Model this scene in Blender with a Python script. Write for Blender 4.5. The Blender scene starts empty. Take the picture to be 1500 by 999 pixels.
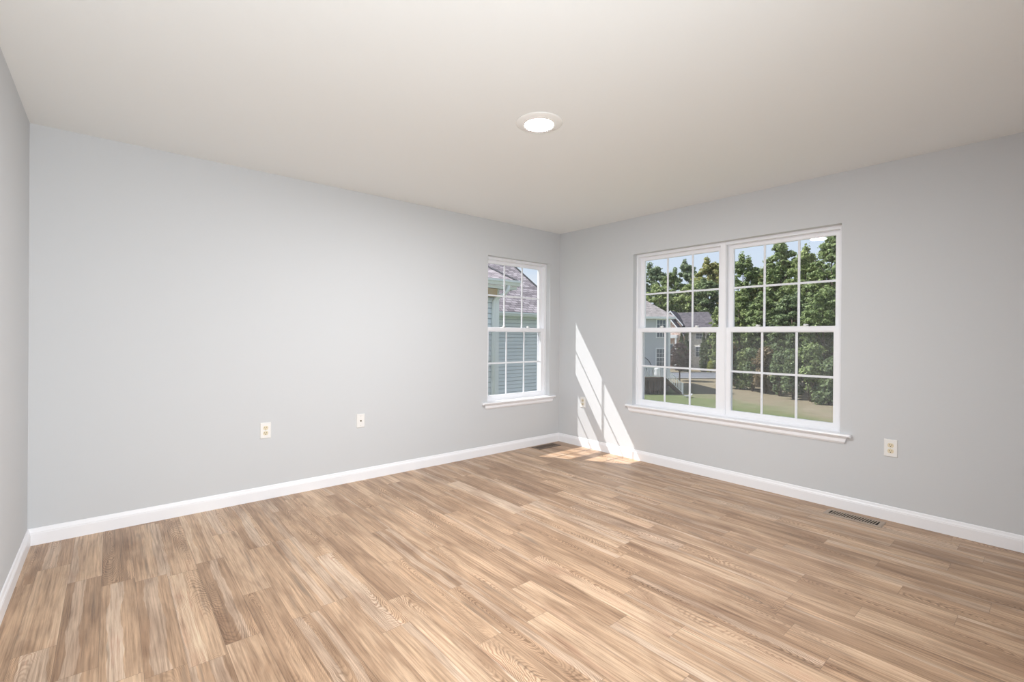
import bpy, math, random
import numpy as np
from mathutils import Matrix, Vector
C = bpy.context.scene
COL = C.collection
rnd = random.Random(7)

# ------------------------------------------------------------------ camera
cam_d = bpy.data.cameras.new('camera'); cam = bpy.data.objects.new('camera', cam_d); COL.objects.link(cam)
FW = Vector((0.64812441, 0.7615327, -0.00164113)); RT = Vector((0.76152124, -0.64809894, 0.00729191)); UP = Vector((-0.00448941, 0.00597582, 0.99997207))
m = Matrix((RT, UP, -FW)).transposed().to_4x4(); m.translation = Vector((-4.034, -3.877, 1.2323))
cam.matrix_world = m
cam_d.sensor_width = 36; cam_d.lens = 690.355 * 36 / 1500
cam_d.shift_y = -6.053 / 1500
cam_d.clip_start = 0.02; cam_d.clip_end = 600
C.camera = cam

# ------------------------------------------------------------------ light and exposure
LAMP_STRENGTH = 880.0
FILL_POWER = 74.0
SUN_STRENGTH = 9.0
SKY_STRENGTH = 1.0
C.view_settings.view_transform = 'Standard'; C.view_settings.look = 'None'
C.view_settings.exposure = -0.04; C.view_settings.gamma = 1.0; C.view_settings.use_curve_mapping = False
w = bpy.data.worlds.new('sky'); C.world = w; w.use_nodes = True
nt = w.node_tree; nt.nodes.clear()
out = nt.nodes.new('ShaderNodeOutputWorld'); bg = nt.nodes.new('ShaderNodeBackground')
tc = nt.nodes.new('ShaderNodeTexCoord'); sp = nt.nodes.new('ShaderNodeSeparateXYZ'); rp = nt.nodes.new('ShaderNodeValToRGB')
rp.color_ramp.elements[0].position = 0.0; rp.color_ramp.elements[0].color = (0.82, 0.91, 1.0, 1)
rp.color_ramp.elements[1].position = 0.75; rp.color_ramp.elements[1].color = (0.46, 0.60, 0.86, 1)
e = rp.color_ramp.elements.new(0.22); e.color = (0.66, 0.80, 0.98, 1)
cn = nt.nodes.new('ShaderNodeTexNoise'); cn.inputs['Scale'].default_value = 3.2; cn.inputs['Detail'].default_value = 6
cmap = nt.nodes.new('ShaderNodeMapping'); cmap.inputs['Scale'].default_value = (1, 1, 3.5)
cr = nt.nodes.new('ShaderNodeValToRGB'); cr.color_ramp.elements[0].position = 0.52; cr.color_ramp.elements[1].position = 0.75
cm = nt.nodes.new('ShaderNodeMix'); cm.data_type = 'RGBA'; cm.inputs['B'].default_value = (0.97, 0.98, 1.0, 1)
L = nt.links.new
L(tc.outputs['Generated'], sp.inputs[0]); L(sp.outputs['Z'], rp.inputs['Fac'])
L(tc.outputs['Generated'], cmap.inputs['Vector']); L(cmap.outputs[0], cn.inputs['Vector']); L(cn.outputs['Fac'], cr.inputs['Fac'])
L(cr.outputs['Color'], cm.inputs['Factor']); L(rp.outputs['Color'], cm.inputs['A'])
L(cm.outputs['Result'], bg.inputs['Color']); bg.inputs['Strength'].default_value = SKY_STRENGTH; L(bg.outputs[0], out.inputs[0])
sun_d = bpy.data.lights.new('sun', 'SUN'); sun = bpy.data.objects.new('sun', sun_d); COL.objects.link(sun)
sun_d.energy = SUN_STRENGTH; sun_d.angle = math.radians(0.45); sun_d.color = (1.0, 0.975, 0.945)
sun.rotation_euler = Vector((1.0, -1.62, -2.55)).to_track_quat('-Z', 'Y').to_euler()
# added fill light in the doorway behind the camera, brightens ceiling and walls
fill_d = bpy.data.lights.new('hall_fill', 'AREA'); hall = bpy.data.objects.new('hall_fill', fill_d); COL.objects.link(hall)
fill_d.shape = 'RECTANGLE'; fill_d.size = 1.06; fill_d.size_y = 1.98; fill_d.energy = FILL_POWER; fill_d.color = (0.93, 0.97, 1.0)
hall.location = (-3.70, -4.24, 1.02); hall.rotation_euler = (math.radians(90), 0, 0)
C.cycles.use_denoising = True
C.cycles.max_bounces = 14; C.cycles.diffuse_bounces = 8; C.cycles.transparent_max_bounces = 24
C.cycles.sample_clamp_indirect = 8.0

# ------------------------------------------------------------------ materials
def new_mat(name):
    mt = bpy.data.materials.new(name); mt.use_nodes = True
    return mt, mt.node_tree, mt.node_tree.nodes['Principled BSDF']

def plain(name, col, rough=0.5, metal=0.0, spec=0.5, bump=0.0, bscale=200):
    mt, t, b = new_mat(name)
    b.inputs['Base Color'].default_value = (*col, 1); b.inputs['Roughness'].default_value = rough
    b.inputs['Metallic'].default_value = metal; b.inputs['Specular IOR Level'].default_value = spec
    n = t.nodes.new('ShaderNodeTexNoise'); n.inputs['Scale'].default_value = bscale; n.inputs['Detail'].default_value = 3
    g = t.nodes.new('ShaderNodeNewGeometry'); t.links.new(g.outputs['Position'], n.inputs['Vector'])
    bp = t.nodes.new('ShaderNodeBump'); bp.inputs['Strength'].default_value = bump; bp.inputs['Distance'].default_value = 0.002
    t.links.new(n.outputs['Fac'], bp.inputs['Height']); t.links.new(bp.outputs[0], b.inputs['Normal'])
    return mt

def mottled(name, cols, scale=4, rough=0.8, detail=6, stretch=(1, 1, 1), spec=0.3, lo=0.3, hi=0.7):
    mt, t, b = new_mat(name)
    n = t.nodes.new('ShaderNodeTexNoise'); n.inputs['Scale'].default_value = scale; n.inputs['Detail'].default_value = detail
    g = t.nodes.new('ShaderNodeNewGeometry'); mp = t.nodes.new('ShaderNodeMapping'); mp.inputs['Scale'].default_value = stretch
    t.links.new(g.outputs['Position'], mp.inputs[0]); t.links.new(mp.outputs[0], n.inputs['Vector'])
    r = t.nodes.new('ShaderNodeValToRGB'); cr = r.color_ramp
    cr.elements[0].position = lo; cr.elements[0].color = (*cols[0], 1); cr.elements[1].position = hi; cr.elements[1].color = (*cols[-1], 1)
    for i, c in enumerate(cols[1:-1]):
        k = cr.elements.new(lo + (hi - lo) * (i + 1) / (len(cols) - 1)); k.color = (*c, 1)
    t.links.new(n.outputs['Fac'], r.inputs[0]); t.links.new(r.outputs[0], b.inputs['Base Color'])
    b.inputs['Roughness'].default_value = rough; b.inputs['Specular IOR Level'].default_value = spec
    return mt

def shingles(name, c1, c2, c3, sx=0.32, sy=0.15):
    mt, t, b = new_mat(name)
    g = t.nodes.new('ShaderNodeTexCoord')
    br = t.nodes.new('ShaderNodeTexBrick'); br.offset = 0.5
    br.inputs['Color1'].default_value = (*c1, 1); br.inputs['Color2'].default_value = (*c2, 1); br.inputs['Mortar'].default_value = (*c3, 1)
    br.inputs['Scale'].default_value = 1.0; br.inputs['Brick Width'].default_value = sx; br.inputs['Row Height'].default_value = sy
    br.inputs['Mortar Size'].default_value = 0.012; br.inputs['Bias'].default_value = 0.0
    t.links.new(g.outputs['UV'], br.inputs['Vector'])
    n = t.nodes.new('ShaderNodeTexNoise'); n.inputs['Scale'].default_value = 2.5; n.inputs['Detail'].default_value = 5
    t.links.new(g.outputs['UV'], n.inputs['Vector'])
    mx = t.nodes.new('ShaderNodeMix'); mx.data_type = 'RGBA'; mx.blend_type = 'OVERLAY'; mx.inputs['Factor'].default_value = 0.45
    t.links.new(br.outputs['Color'], mx.inputs['A']); t.links.new(n.outputs['Fac'], mx.inputs['B']); t.links.new(mx.outputs['Result'], b.inputs['Base Color'])
    b.inputs['Roughness'].default_value = 0.95; b.inputs['Specular IOR Level'].default_value = 0.15
    return mt

def leafy(name, dark, light, accent=None):
    mt, t, b = new_mat(name)
    g = t.nodes.new('ShaderNodeNewGeometry'); r = t.nodes.new('ShaderNodeValToRGB'); cr = r.color_ramp
    cr.elements[0].color = (*dark, 1); cr.elements[1].color = (*light, 1)
    if accent:
        cr.elements[1].position = 0.78; k = cr.elements.new(1.0); k.color = (*accent, 1)
    t.links.new(g.outputs['Random Per Island'], r.inputs[0]); t.links.new(r.outputs[0], b.inputs['Base Color'])
    b.inputs['Roughness'].default_value = 0.55; b.inputs['Specular IOR Level'].default_value = 0.35
    tr = t.nodes.new('ShaderNodeBsdfTranslucent'); t.links.new(r.outputs[0], tr.inputs[0])
    mx = t.nodes.new('ShaderNodeMixShader'); mx.inputs[0].default_value = 0.42
    t.links.new(b.outputs[0], mx.inputs[1]); t.links.new(tr.outputs[0], mx.inputs[2])
    t.links.new(mx.outputs[0], t.nodes['Material Output'].inputs[0])
    return mt

def glass_mat():
    mt, t, b = new_mat('window_glass'); t.nodes.remove(b)
    tr = t.nodes.new('ShaderNodeBsdfTransparent'); tr.inputs[0].default_value = (0.98, 0.98, 0.983, 1)
    gl = t.nodes.new('ShaderNodeBsdfGlossy'); gl.inputs['Roughness'].default_value = 0.0
    lw = t.nodes.new('ShaderNodeLayerWeight'); pw = t.nodes.new('ShaderNodeMath'); pw.operation = 'POWER'; pw.inputs[1].default_value = 5.0
    fr = t.nodes.new('ShaderNodeMath'); fr.operation = 'MULTIPLY_ADD'; fr.inputs[1].default_value = 0.9; fr.inputs[2].default_value = 0.03
    lw.inputs['Blend'].default_value = 0.5; t.links.new(lw.outputs['Facing'], pw.inputs[0]); t.links.new(pw.outputs[0], fr.inputs[0])
    mx = t.nodes.new('ShaderNodeMixShader'); t.links.new(fr.outputs[0], mx.inputs[0])
    t.links.new(tr.outputs[0], mx.inputs[1]); t.links.new(gl.outputs[0], mx.inputs[2]); t.links.new(mx.outputs[0], t.nodes['Material Output'].inputs[0])
    return mt

def screen_mat():
    mt, t, b = new_mat('insect_mesh'); t.nodes.remove(b)
    tr = t.nodes.new('ShaderNodeBsdfTransparent'); df = t.nodes.new('ShaderNodeBsdfDiffuse'); df.inputs[0].default_value = (0.30, 0.31, 0.31, 1)
    mx = t.nodes.new('ShaderNodeMixShader'); mx.inputs[0].default_value = 0.12
    t.links.new(tr.outputs[0], mx.inputs[1]); t.links.new(df.outputs[0], mx.inputs[2]); t.links.new(mx.outputs[0], t.nodes['Material Output'].inputs[0])
    return mt

def lamp_mat():
    mt, t, b = new_mat('lit_lens'); t.nodes.remove(b)
    em = t.nodes.new('ShaderNodeEmission'); em.inputs[0].default_value = (0.98, 0.985, 1.0, 1); em.inputs[1].default_value = LAMP_STRENGTH
    t.links.new(em.outputs[0], t.nodes['Material Output'].inputs[0])
    return mt

def floor_mat():
    mt, t, b = new_mat('laminate_planks')
    N = t.nodes.new; K = t.links.new
    def M(op, a, bb=None, cc=None):
        n = N('ShaderNodeMath'); n.operation = op
        for i, v in enumerate((a, bb, cc)):
            if v is None: continue
            if isinstance(v, (int, float)): n.inputs[i].default_value = v
            else: K(v, n.inputs[i])
        return n.outputs[0]
    def XYZ(x, y, z=0.0):
        n = N('ShaderNodeCombineXYZ')
        for i, v in enumerate((x, y, z)):
            if isinstance(v, (int, float)): n.inputs[i].default_value = v
            else: K(v, n.inputs[i])
        return n.outputs[0]
    def NOISE(vec, scale=1.0, detail=4, dist=0.0, rough=0.55):
        n = N('ShaderNodeTexNoise'); n.inputs['Scale'].default_value = scale; n.inputs['Detail'].default_value = detail
        n.inputs['Distortion'].default_value = dist; n.inputs['Roughness'].default_value = rough; K(vec, n.inputs['Vector']); return n.outputs['Fac']
    def WN(vec):
        n = N('ShaderNodeTexWhiteNoise'); n.noise_dimensions = '3D'; K(vec, n.inputs['Vector']); return n
    def RAMP(f, stops):
        r = N('ShaderNodeValToRGB'); cr = r.color_ramp
        cr.elements[0].position, cr.elements[0].color = stops[0][0], (*stops[0][1], 1)
        cr.elements[1].position, cr.elements[1].color = stops[-1][0], (*stops[-1][1], 1)
        for p, c in stops[1:-1]:
            k = cr.elements.new(p); k.color = (*c, 1)
        K(f, r.inputs[0]); return r.outputs[0]
    def MIX(f, a, bb, mode='MIX'):
        n = N('ShaderNodeMix'); n.data_type = 'RGBA'; n.blend_type = mode
        if isinstance(f, (int, float)): n.inputs['Factor'].default_value = f
        else: K(f, n.inputs['Factor'])
        for nm, v in (('A', a), ('B', bb)):
            if isinstance(v, tuple): n.inputs[nm].default_value = (*v, 1)
            else: K(v, n.inputs[nm])
        return n.outputs['Result']
    g = N('ShaderNodeNewGeometry'); s = N('ShaderNodeSeparateXYZ'); K(g.outputs['Position'], s.inputs[0])
    x, y = s.outputs['X'], s.outputs['Y']
    PW, PL = 0.127, 0.86
    xr = M('DIVIDE', x, PW); row = M('FLOOR', xr); fx = M('FRACT', xr)
    ro = WN(XYZ(row, 3.3, 1.7)).outputs['Value']
    yr = M('ADD', M('DIVIDE', y, PL), M('MULTIPLY', ro, 9.0)); colm = M('FLOOR', yr); fy = M('FRACT', yr)
    pr = WN(XYZ(row, colm, 0.5)); ps = N('ShaderNodeSeparateColor'); K(pr.outputs['Color'], ps.inputs[0])
    r1, r2, r3 = ps.outputs[0], ps.outputs[1], ps.outputs[2]
    # printed staves inside a plank: two or three strips with wandering borders and their own shades
    wob = M('MULTIPLY', M('SUBTRACT', NOISE(XYZ(M('MULTIPLY', row, 3.1), M('ADD', M('MULTIPLY', y, 2.6), M('MULTIPLY', r1, 40.0))), 1.0, 3), 0.5), 0.55)
    sx = M('FLOOR', M('MULTIPLY', M('ADD', M('ADD', fx, wob), M('MULTIPLY', r2, 0.5)), M('ADD', 2.0, M('MULTIPLY', r3, 2.0))))
    sr = WN(XYZ(M('ADD', sx, M('MULTIPLY', row, 7.0)), colm, 5.5)).outputs['Value']
    tone = M('ADD', M('MULTIPLY', r1, 0.45), M('MULTIPLY', sr, 0.55))
    base = RAMP(tone, [(0.10, (0.318, 0.202, 0.124)), (0.34, (0.382, 0.248, 0.155)), (0.52, (0.435, 0.290, 0.184)), (0.68, (0.490, 0.338, 0.222)), (0.90, (0.565, 0.408, 0.280))])
    grey = M('GREATER_THAN', sr, 0.80)
    base = MIX(M('MULTIPLY', grey, 0.30), base, (0.41, 0.335, 0.28))
    # cloudy tone drifting along the plank
    cloud = NOISE(XYZ(M('ADD', M('MULTIPLY', x, 9.0), M('MULTIPLY', r2, 30.0)), M('ADD', M('MULTIPLY', y, 2.2), M('MULTIPLY', r3, 30.0))), 1.0, 4, 0.6)
    base = MIX(0.70, base, RAMP(cloud, [(0.30, (0.30, 0.26, 0.235)), (0.5, (0.50, 0.50, 0.50)), (0.70, (0.66, 0.67, 0.68))]), 'OVERLAY')
    # fine straight grain
    gr = NOISE(XYZ(M('ADD', M('MULTIPLY', x, 120.0), M('MULTIPLY', r1, 50.0)), M('ADD', M('MULTIPLY', y, 3.0), M('MULTIPLY', r2, 20.0))), 1.0, 5, 0.3, 0.65)
    base = MIX(1.0, base, RAMP(gr, [(0.28, (0.25, 0.225, 0.20)), (0.50, (0.50, 0.50, 0.50)), (0.70, (0.68, 0.68, 0.68))]), 'OVERLAY')
    # cathedral figure: rings about a far off heart line
    px = M('MULTIPLY', M('SUBTRACT', M('ADD', fx, M('MULTIPLY', wob, 1.1)), M('ADD', 0.2, M('MULTIPLY', r1, 0.6))), PW)
    py = M('MULTIPLY', M('SUBTRACT', fy, r3), PL)
    wv = NOISE(XYZ(M('MULTIPLY', x, 12.0), M('MULTIPLY', y, 5.0), M('MULTIPLY', r2, 20.0)), 1.0, 3)
    rad = M('ADD', M('ADD', M('SQRT', M('ADD', M('MULTIPLY', M('MULTIPLY', px, px), 60.0), M('MULTIPLY', py, py))), 0.0), M('MULTIPLY', wv, 0.22))
    ring = M('SINE', M('MULTIPLY', rad, 210.0))
    ringc = RAMP(M('MULTIPLY_ADD', ring, 0.5, 0.5), [(0.0, (0.24, 0.21, 0.18)), (0.42, (0.5, 0.5, 0.5)), (1.0, (0.60, 0.60, 0.60))])
    fig = M('MULTIPLY', M('GREATER_THAN', r2, 0.42), RAMP(NOISE(XYZ(M('MULTIPLY', x, 7.0), M('MULTIPLY', y, 2.0), M('MULTIPLY', r1, 33.0)), 1.0, 2), [(0.38, (0, 0, 0)), (0.56, (0.8, 0.8, 0.8))]))
    base = MIX(fig, base, MIX(1.0, base, ringc, 'OVERLAY'))
    # dark mineral streaks
    st = NOISE(XYZ(M('ADD', M('MULTIPLY', x, 34.0), M('MULTIPLY', r3, 50.0)), M('ADD', M('MULTIPLY', y, 1.7), M('MULTIPLY', r1, 20.0))), 1.0, 3, 0.8)
    base = MIX(RAMP(st, [(0.61, (0, 0, 0)), (0.74, (0.6, 0.6, 0.6))]), base, (0.20, 0.15, 0.11))
    # joints
    ex = M('MULTIPLY', M('MINIMUM', fx, M('SUBTRACT', 1.0, fx)), PW); ey = M('MULTIPLY', M('MINIMUM', fy, M('SUBTRACT', 1.0, fy)), PL)
    jt = M('LESS_THAN', M('MINIMUM', ex, ey), 0.0009)
    base = MIX(M('MULTIPLY', jt, 0.55), base, (0.13, 0.09, 0.06))
    K(base, b.inputs['Base Color'])
    K(M('MULTIPLY_ADD', gr, 0.18, 0.30), b.inputs['Roughness'])
    b.inputs['Specular IOR Level'].default_value = 0.45
    bp = N('ShaderNodeBump'); bp.inputs['Strength'].default_value = 0.12; bp.inputs['Distance'].default_value = 0.0008
    K(M('SUBTRACT', gr, M('MULTIPLY', jt, 1.5)), bp.inputs['Height']); K(bp.outputs[0], b.inputs['Normal'])
    return mt

def lawn_mat():
    mt, t, b = new_mat('lawn_grass')
    N = t.nodes.new; K = t.links.new
    g = N('ShaderNodeNewGeometry'); s = N('ShaderNodeSeparateXYZ'); K(g.outputs['Position'], s.inputs[0])
    n1 = N('ShaderNodeTexNoise'); n1.inputs['Scale'].default_value = 0.45; n1.inputs['Detail'].default_value = 5; K(g.outputs['Position'], n1.inputs['Vector'])
    n2 = N('ShaderNodeTexNoise'); n2.inputs['Scale'].default_value = 3.5; n2.inputs['Detail'].default_value = 10; n2.inputs['Roughness'].default_value = 0.7
    mp = N('ShaderNodeMapping'); mp.inputs['Rotation'].default_value = (0, 0, 0.7); mp.inputs['Scale'].default_value = (1.6, 0.35, 1); K(g.outputs['Position'], mp.inputs[0]); K(mp.outputs[0], n2.inputs['Vector'])
    yx = N('ShaderNodeMath'); yx.operation = 'MULTIPLY_ADD'; yx.inputs[1].default_value = -0.55; K(s.outputs['Y'], yx.inputs[0]); K(s.outputs['X'], yx.inputs[2])
    ys = N('ShaderNodeMath'); ys.operation = 'ADD'; ys.inputs[1].default_value = 5.0; K(yx.outputs[0], ys.inputs[0])
    a = N('ShaderNodeMath'); a.operation = 'MULTIPLY_ADD'; K(n1.outputs['Fac'], a.inputs[0]); a.inputs[1].default_value = 14.0; K(ys.outputs[0], a.inputs[2])
    mr = N('ShaderNodeMapRange'); mr.inputs['From Min'].default_value = 35.0; mr.inputs['From Max'].default_value = 42.0; K(a.outputs[0], mr.inputs['Value'])
    ga = N('ShaderNodeValToRGB'); ga.color_ramp.elements[0].color = (0.085, 0.115, 0.045, 1); ga.color_ramp.elements[1].color = (0.165, 0.190, 0.088, 1)
    ga.color_ramp.elements[0].position = 0.3; ga.color_ramp.elements[1].position = 0.7; K(n2.outputs['Fac'], ga.inputs[0])
    tn = N('ShaderNodeValToRGB'); tn.color_ramp.elements[0].color = (0.155, 0.130, 0.088, 1); tn.color_ramp.elements[1].color = (0.27, 0.235, 0.165, 1)
    tn.color_ramp.elements[0].position = 0.3; tn.color_ramp.elements[1].position = 0.7; K(n2.outputs['Fac'], tn.inputs[0])
    mx = N('ShaderNodeMix'); mx.data_type = 'RGBA'; K(mr.outputs[0], mx.inputs['Factor']); K(ga.outputs[0], mx.inputs['A']); K(tn.outputs[0], mx.inputs['B'])
    K(mx.outputs['Result'], b.inputs['Base Color']); b.inputs['Roughness'].default_value = 0.95; b.inputs['Specular IOR Level'].default_value = 0.1
    return mt

WALL = plain('grey_wall_paint', (0.585, 0.60, 0.615), 0.75, spec=0.25, bump=0.08, bscale=260)
CEIL = plain('ceiling_paint', (0.79, 0.806, 0.800), 0.9, spec=0.1, bump=0.06, bscale=220)
TRIM = plain('white_trim_paint', (0.84, 0.845, 0.87), 0.35, spec=0.4)
VINYL = plain('white_vinyl', (0.82, 0.83, 0.86), 0.4, spec=0.4)
GRILLE = plain('white_grille', (0.80, 0.82, 0.85), 0.5)
LATCH = plain('latch_vinyl', (0.78, 0.78, 0.77), 0.45)
GLASS = glass_mat(); SCREEN = screen_mat(); FLOOR = floor_mat(); LENS = lamp_mat()
FIXT = plain('fixture_white', (0.80, 0.80, 0.78), 0.5)
PLATE = plain('switchplate_white', (0.80, 0.79, 0.77), 0.35)
IVORY = plain('receptacle_ivory', (0.72, 0.64, 0.47), 0.4)
DARK = plain('dark_slot', (0.02, 0.018, 0.015), 0.7)
BRASS = plain('coax_brass', (0.20, 0.16, 0.10), 0.35, 0.9)
SCREW = plain('screw_metal', (0.66, 0.64, 0.58), 0.4, 0.4)
REG = plain('register_tan_metal', (0.36, 0.285, 0.225), 0.5, 0.0)
DUCT = plain('duct_black', (0.012, 0.011, 0.01), 0.9)
LAWN = lawn_mat()
ROAD = mottled('asphalt', [(0.13, 0.14, 0.16), (0.18, 0.19, 0.21)], 1.5)
CURB = mottled('kerb', [(0.34, 0.33, 0.31), (0.42, 0.41, 0.39)], 2)
SIDING = plain('blue_grey_siding', (0.76, 0.80, 0.84), 0.6, spec=0.3)
SIDING_B = plain('pale_blue_siding', (0.60, 0.61, 0.64), 0.6, spec=0.3)
CREAM = mottled('cream_stone', [(0.62, 0.57, 0.50), (0.86, 0.83, 0.77)], 3.5)
BRICK = mottled('pink_brick', [(0.38, 0.22, 0.17), (0.60, 0.45, 0.38), (0.72, 0.62, 0.56)], 4)
TANBRICK = mottled('tan_brick', [(0.30, 0.19, 0.12), (0.50, 0.36, 0.24)], 3)
FOUND = mottled('foundation_block', [(0.10, 0.09, 0.085), (0.17, 0.155, 0.145)], 3)
XTRIM = plain('exterior_white_trim', (0.84, 0.85, 0.86), 0.5)
XGLASS = plain('dark_reflective_glass', (0.085, 0.11, 0.14), 0.08, spec=0.8)
ROOF_A = shingles('grey_brown_shingles', (0.22, 0.19, 0.20), (0.46, 0.41, 0.42), (0.09, 0.08, 0.085), 0.28, 0.145)
ROOF_B = shingles('grey_shingles', (0.22, 0.20, 0.195), (0.32, 0.29, 0.28), (0.16, 0.15, 0.15), 0.4, 0.2)
ROOF_C = shingles('charcoal_shingles', (0.075, 0.07, 0.08), (0.125, 0.115, 0.125), (0.06, 0.055, 0.06), 0.4, 0.2)
RAKEDARK = plain('dark_drip_edge', (0.05, 0.05, 0.055), 0.7)
SOFFIT = plain('tan_soffit_wood', (0.50, 0.36, 0.22), 0.7)
DECKW = mottled('weathered_brown_wood', [(0.055, 0.038, 0.028), (0.10, 0.07, 0.05)], 6, stretch=(1, 1, 0.2))
BLACKM = plain('black_metal', (0.02, 0.02, 0.022), 0.5)
BARK = mottled('bark', [(0.06, 0.045, 0.035), (0.15, 0.115, 0.085)], 6, stretch=(1, 1, 0.25))
LF_A = leafy('mid_green_leaves', (0.095, 0.14, 0.055), (0.38, 0.47, 0.20))
LF_B = leafy('light_green_leaves', (0.14, 0.19, 0.070), (0.46, 0.54, 0.23))
LF_C = leafy('dark_green_leaves', (0.065, 0.102, 0.048), (0.27, 0.35, 0.16))
LF_D = leafy('yellowing_leaves', (0.165, 0.19, 0.065), (0.46, 0.48, 0.18), (0.46, 0.31, 0.17))
LF_E = leafy('blue_green_leaves', (0.11, 0.155, 0.085), (0.36, 0.44, 0.26))
LF_P = leafy('purple_leaves', (0.055, 0.035, 0.035), (0.17, 0.115, 0.105))
LF_Y = leafy('lime_leaves', (0.22, 0.26, 0.03), (0.44, 0.48, 0.10))
LF_V = leafy('arborvitae_leaves', (0.035, 0.065, 0.022), (0.11, 0.16, 0.05))
LF_W = leafy('dry_brown_leaves', (0.13, 0.10, 0.05), (0.34, 0.27, 0.16))

# ------------------------------------------------------------------ mesh helpers
class MB:
    def __init__(s): s.v = []; s.f = []; s.smooth = []
    def add(s, vs, fs, smooth=False):
        o = len(s.v); s.v += [tuple(a) for a in vs]; s.f += [tuple(i + o for i in f) for f in fs]; s.smooth += [smooth] * len(fs); return s
    def box(s, x0, x1, y0, y1, z0, z1):
        return s.add([(x0, y0, z0), (x1, y0, z0), (x1, y1, z0), (x0, y1, z0), (x0, y0, z1), (x1, y0, z1), (x1, y1, z1), (x0, y1, z1)],
                     [(0, 3, 2, 1), (4, 5, 6, 7), (0, 1, 5, 4), (1, 2, 6, 5), (2, 3, 7, 6), (3, 0, 4, 7)])
    def bbox(s, x0, x1, y0, y1, z0, z1, b):
        """box with chamfered edges"""
        cx, cy, cz = (x0 + x1) / 2, (y0 + y1) / 2, (z0 + z1) / 2; hx, hy, hz = abs(x1 - x0) / 2, abs(y1 - y0) / 2, abs(z1 - z0) / 2
        V = []; I = {}
        for sx in (-1, 1):
            for sy in (-1, 1):
                for sz in (-1, 1):
                    for ax in range(3):
                        d = [hx - b, hy - b, hz - b]; d[ax] += b
                        I[(sx, sy, sz, ax)] = len(V); V.append((cx + sx * d[0], cy + sy * d[1], cz + sz * d[2]))
        Fs = []
        for ax in range(3):
            a, c = [i for i in range(3) if i != ax]
            for sg in (-1, 1):
                q = []
                for sa, sc in ((-1, -1), (1, -1), (1, 1), (-1, 1)):
                    k = [0, 0, 0]; k[ax] = sg; k[a] = sa; k[c] = sc; q.append(I[(*k, ax)])
                Fs.append(q)
            for sa in (-1, 1):
                for sc in (-1, 1):
                    k0 = [0, 0, 0]; k0[ax] = -1; k0[a] = sa; k0[c] = sc; k1 = list(k0); k1[ax] = 1
                    Fs.append([I[(*k0, a)], I[(*k1, a)], I[(*k1, c)], I[(*k0, c)]])
        for sx in (-1, 1):
            for sy in (-1, 1):
                for sz in (-1, 1): Fs.append([I[(sx, sy, sz, i)] for i in range(3)])
        return s.add(V, Fs)
    def prism(s, poly, axis, a0, a1, m0=None, m1=None):
        """extrude a 2-D outline along an axis; m0/m1 shift the end of each vertex (mitres)"""
        n = len(poly); V = []
        for k, (aa, mm) in enumerate(((a0, m0), (a1, m1))):
            for i, (p, q) in enumerate(poly):
                t = aa + (mm(p, q) if mm else 0)
                V.append((t, p, q) if axis == 'x' else (p, t, q) if axis == 'y' else (p, q, t))
        return s.add(V, [tuple(range(n)), tuple(range(2 * n - 1, n - 1, -1))] + [(i, i + n, (i + 1) % n + n, (i + 1) % n) for i in range(n)])
    def lathe(s, prof, seg=48, c=(0, 0, 0), smooth=True):
        V = []; n = len(prof); Fs = []
        for k in range(seg):
            a = 2 * math.pi * k / seg
            V += [(c[0] + r * math.cos(a), c[1] + r * math.sin(a), c[2] + z) for r, z in prof]
        for k in range(seg):
            for i in range(n - 1):
                a, b = k * n + i, ((k + 1) % seg) * n + i; Fs.append((a, b, b + 1, a + 1))
        return s.add(V, Fs, smooth)
    def tube(s, pts, r, seg=8, r1=None):
        pts = [Vector(p) for p in pts]; V = []; n = len(pts); Fs = []
        for i, p in enumerate(pts):
            t = (pts[min(i + 1, n - 1)] - pts[max(i - 1, 0)]).normalized(); a = t.orthogonal().normalized() if i == 0 else (a - t * a.dot(t)).normalized(); b = t.cross(a)
            rr = r if r1 is None else r + (r1 - r) * i / (n - 1)
            for k in range(seg):
                q = 2 * math.pi * k / seg; V.append(p + (a * math.cos(q) + b * math.sin(q)) * rr)
        for i in range(n - 1):
            for k in range(seg):
                Fs.append((i * seg + k, i * seg + (k + 1) % seg, (i + 1) * seg + (k + 1) % seg, (i + 1) * seg + k))
        Fs += [tuple(range(seg - 1, -1, -1)), tuple((n - 1) * seg + k for k in range(seg))]
        return s.add(V, Fs, True)
    def quad(s, a, b, c, d): return s.add([a, b, c, d], [(0, 1, 2, 3)])
    def build(s, name, mat, parent=None, uv=None):
        me = bpy.data.meshes.new(name); me.from_pydata(s.v, [], s.f); me.update()
        me.polygons.foreach_set('use_smooth', s.smooth)
        import bmesh
        bm = bmesh.new(); bm.from_mesh(me); bmesh.ops.recalc_face_normals(bm, faces=bm.faces); bm.to_mesh(me); bm.free()
        if uv:
            u = me.uv_layers.new(name='map')
            for lp in me.loops: u.data[lp.index].uv = uv(me.vertices[lp.vertex_index].co)
        me.materials.append(mat)
        o = bpy.data.objects.new(name, me); COL.objects.link(o)
        if parent: o.parent = parent
        return o

def tag(o, label=None, cat=None, group=None, kind=None):
    if label: o['label'] = label
    if cat: o['category'] = cat
    if group: o['group'] = group
    if kind: o['kind'] = kind
    return o
def empty(name, loc=(0, 0, 0), rz=0.0):
    o = bpy.data.objects.new(name, None); COL.objects.link(o); o.empty_display_size = 0.1
    o.location = loc; o.rotation_euler = (0, 0, rz); return o
def struct(o, label, cat): return tag(o, label, cat, kind='structure')

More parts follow.
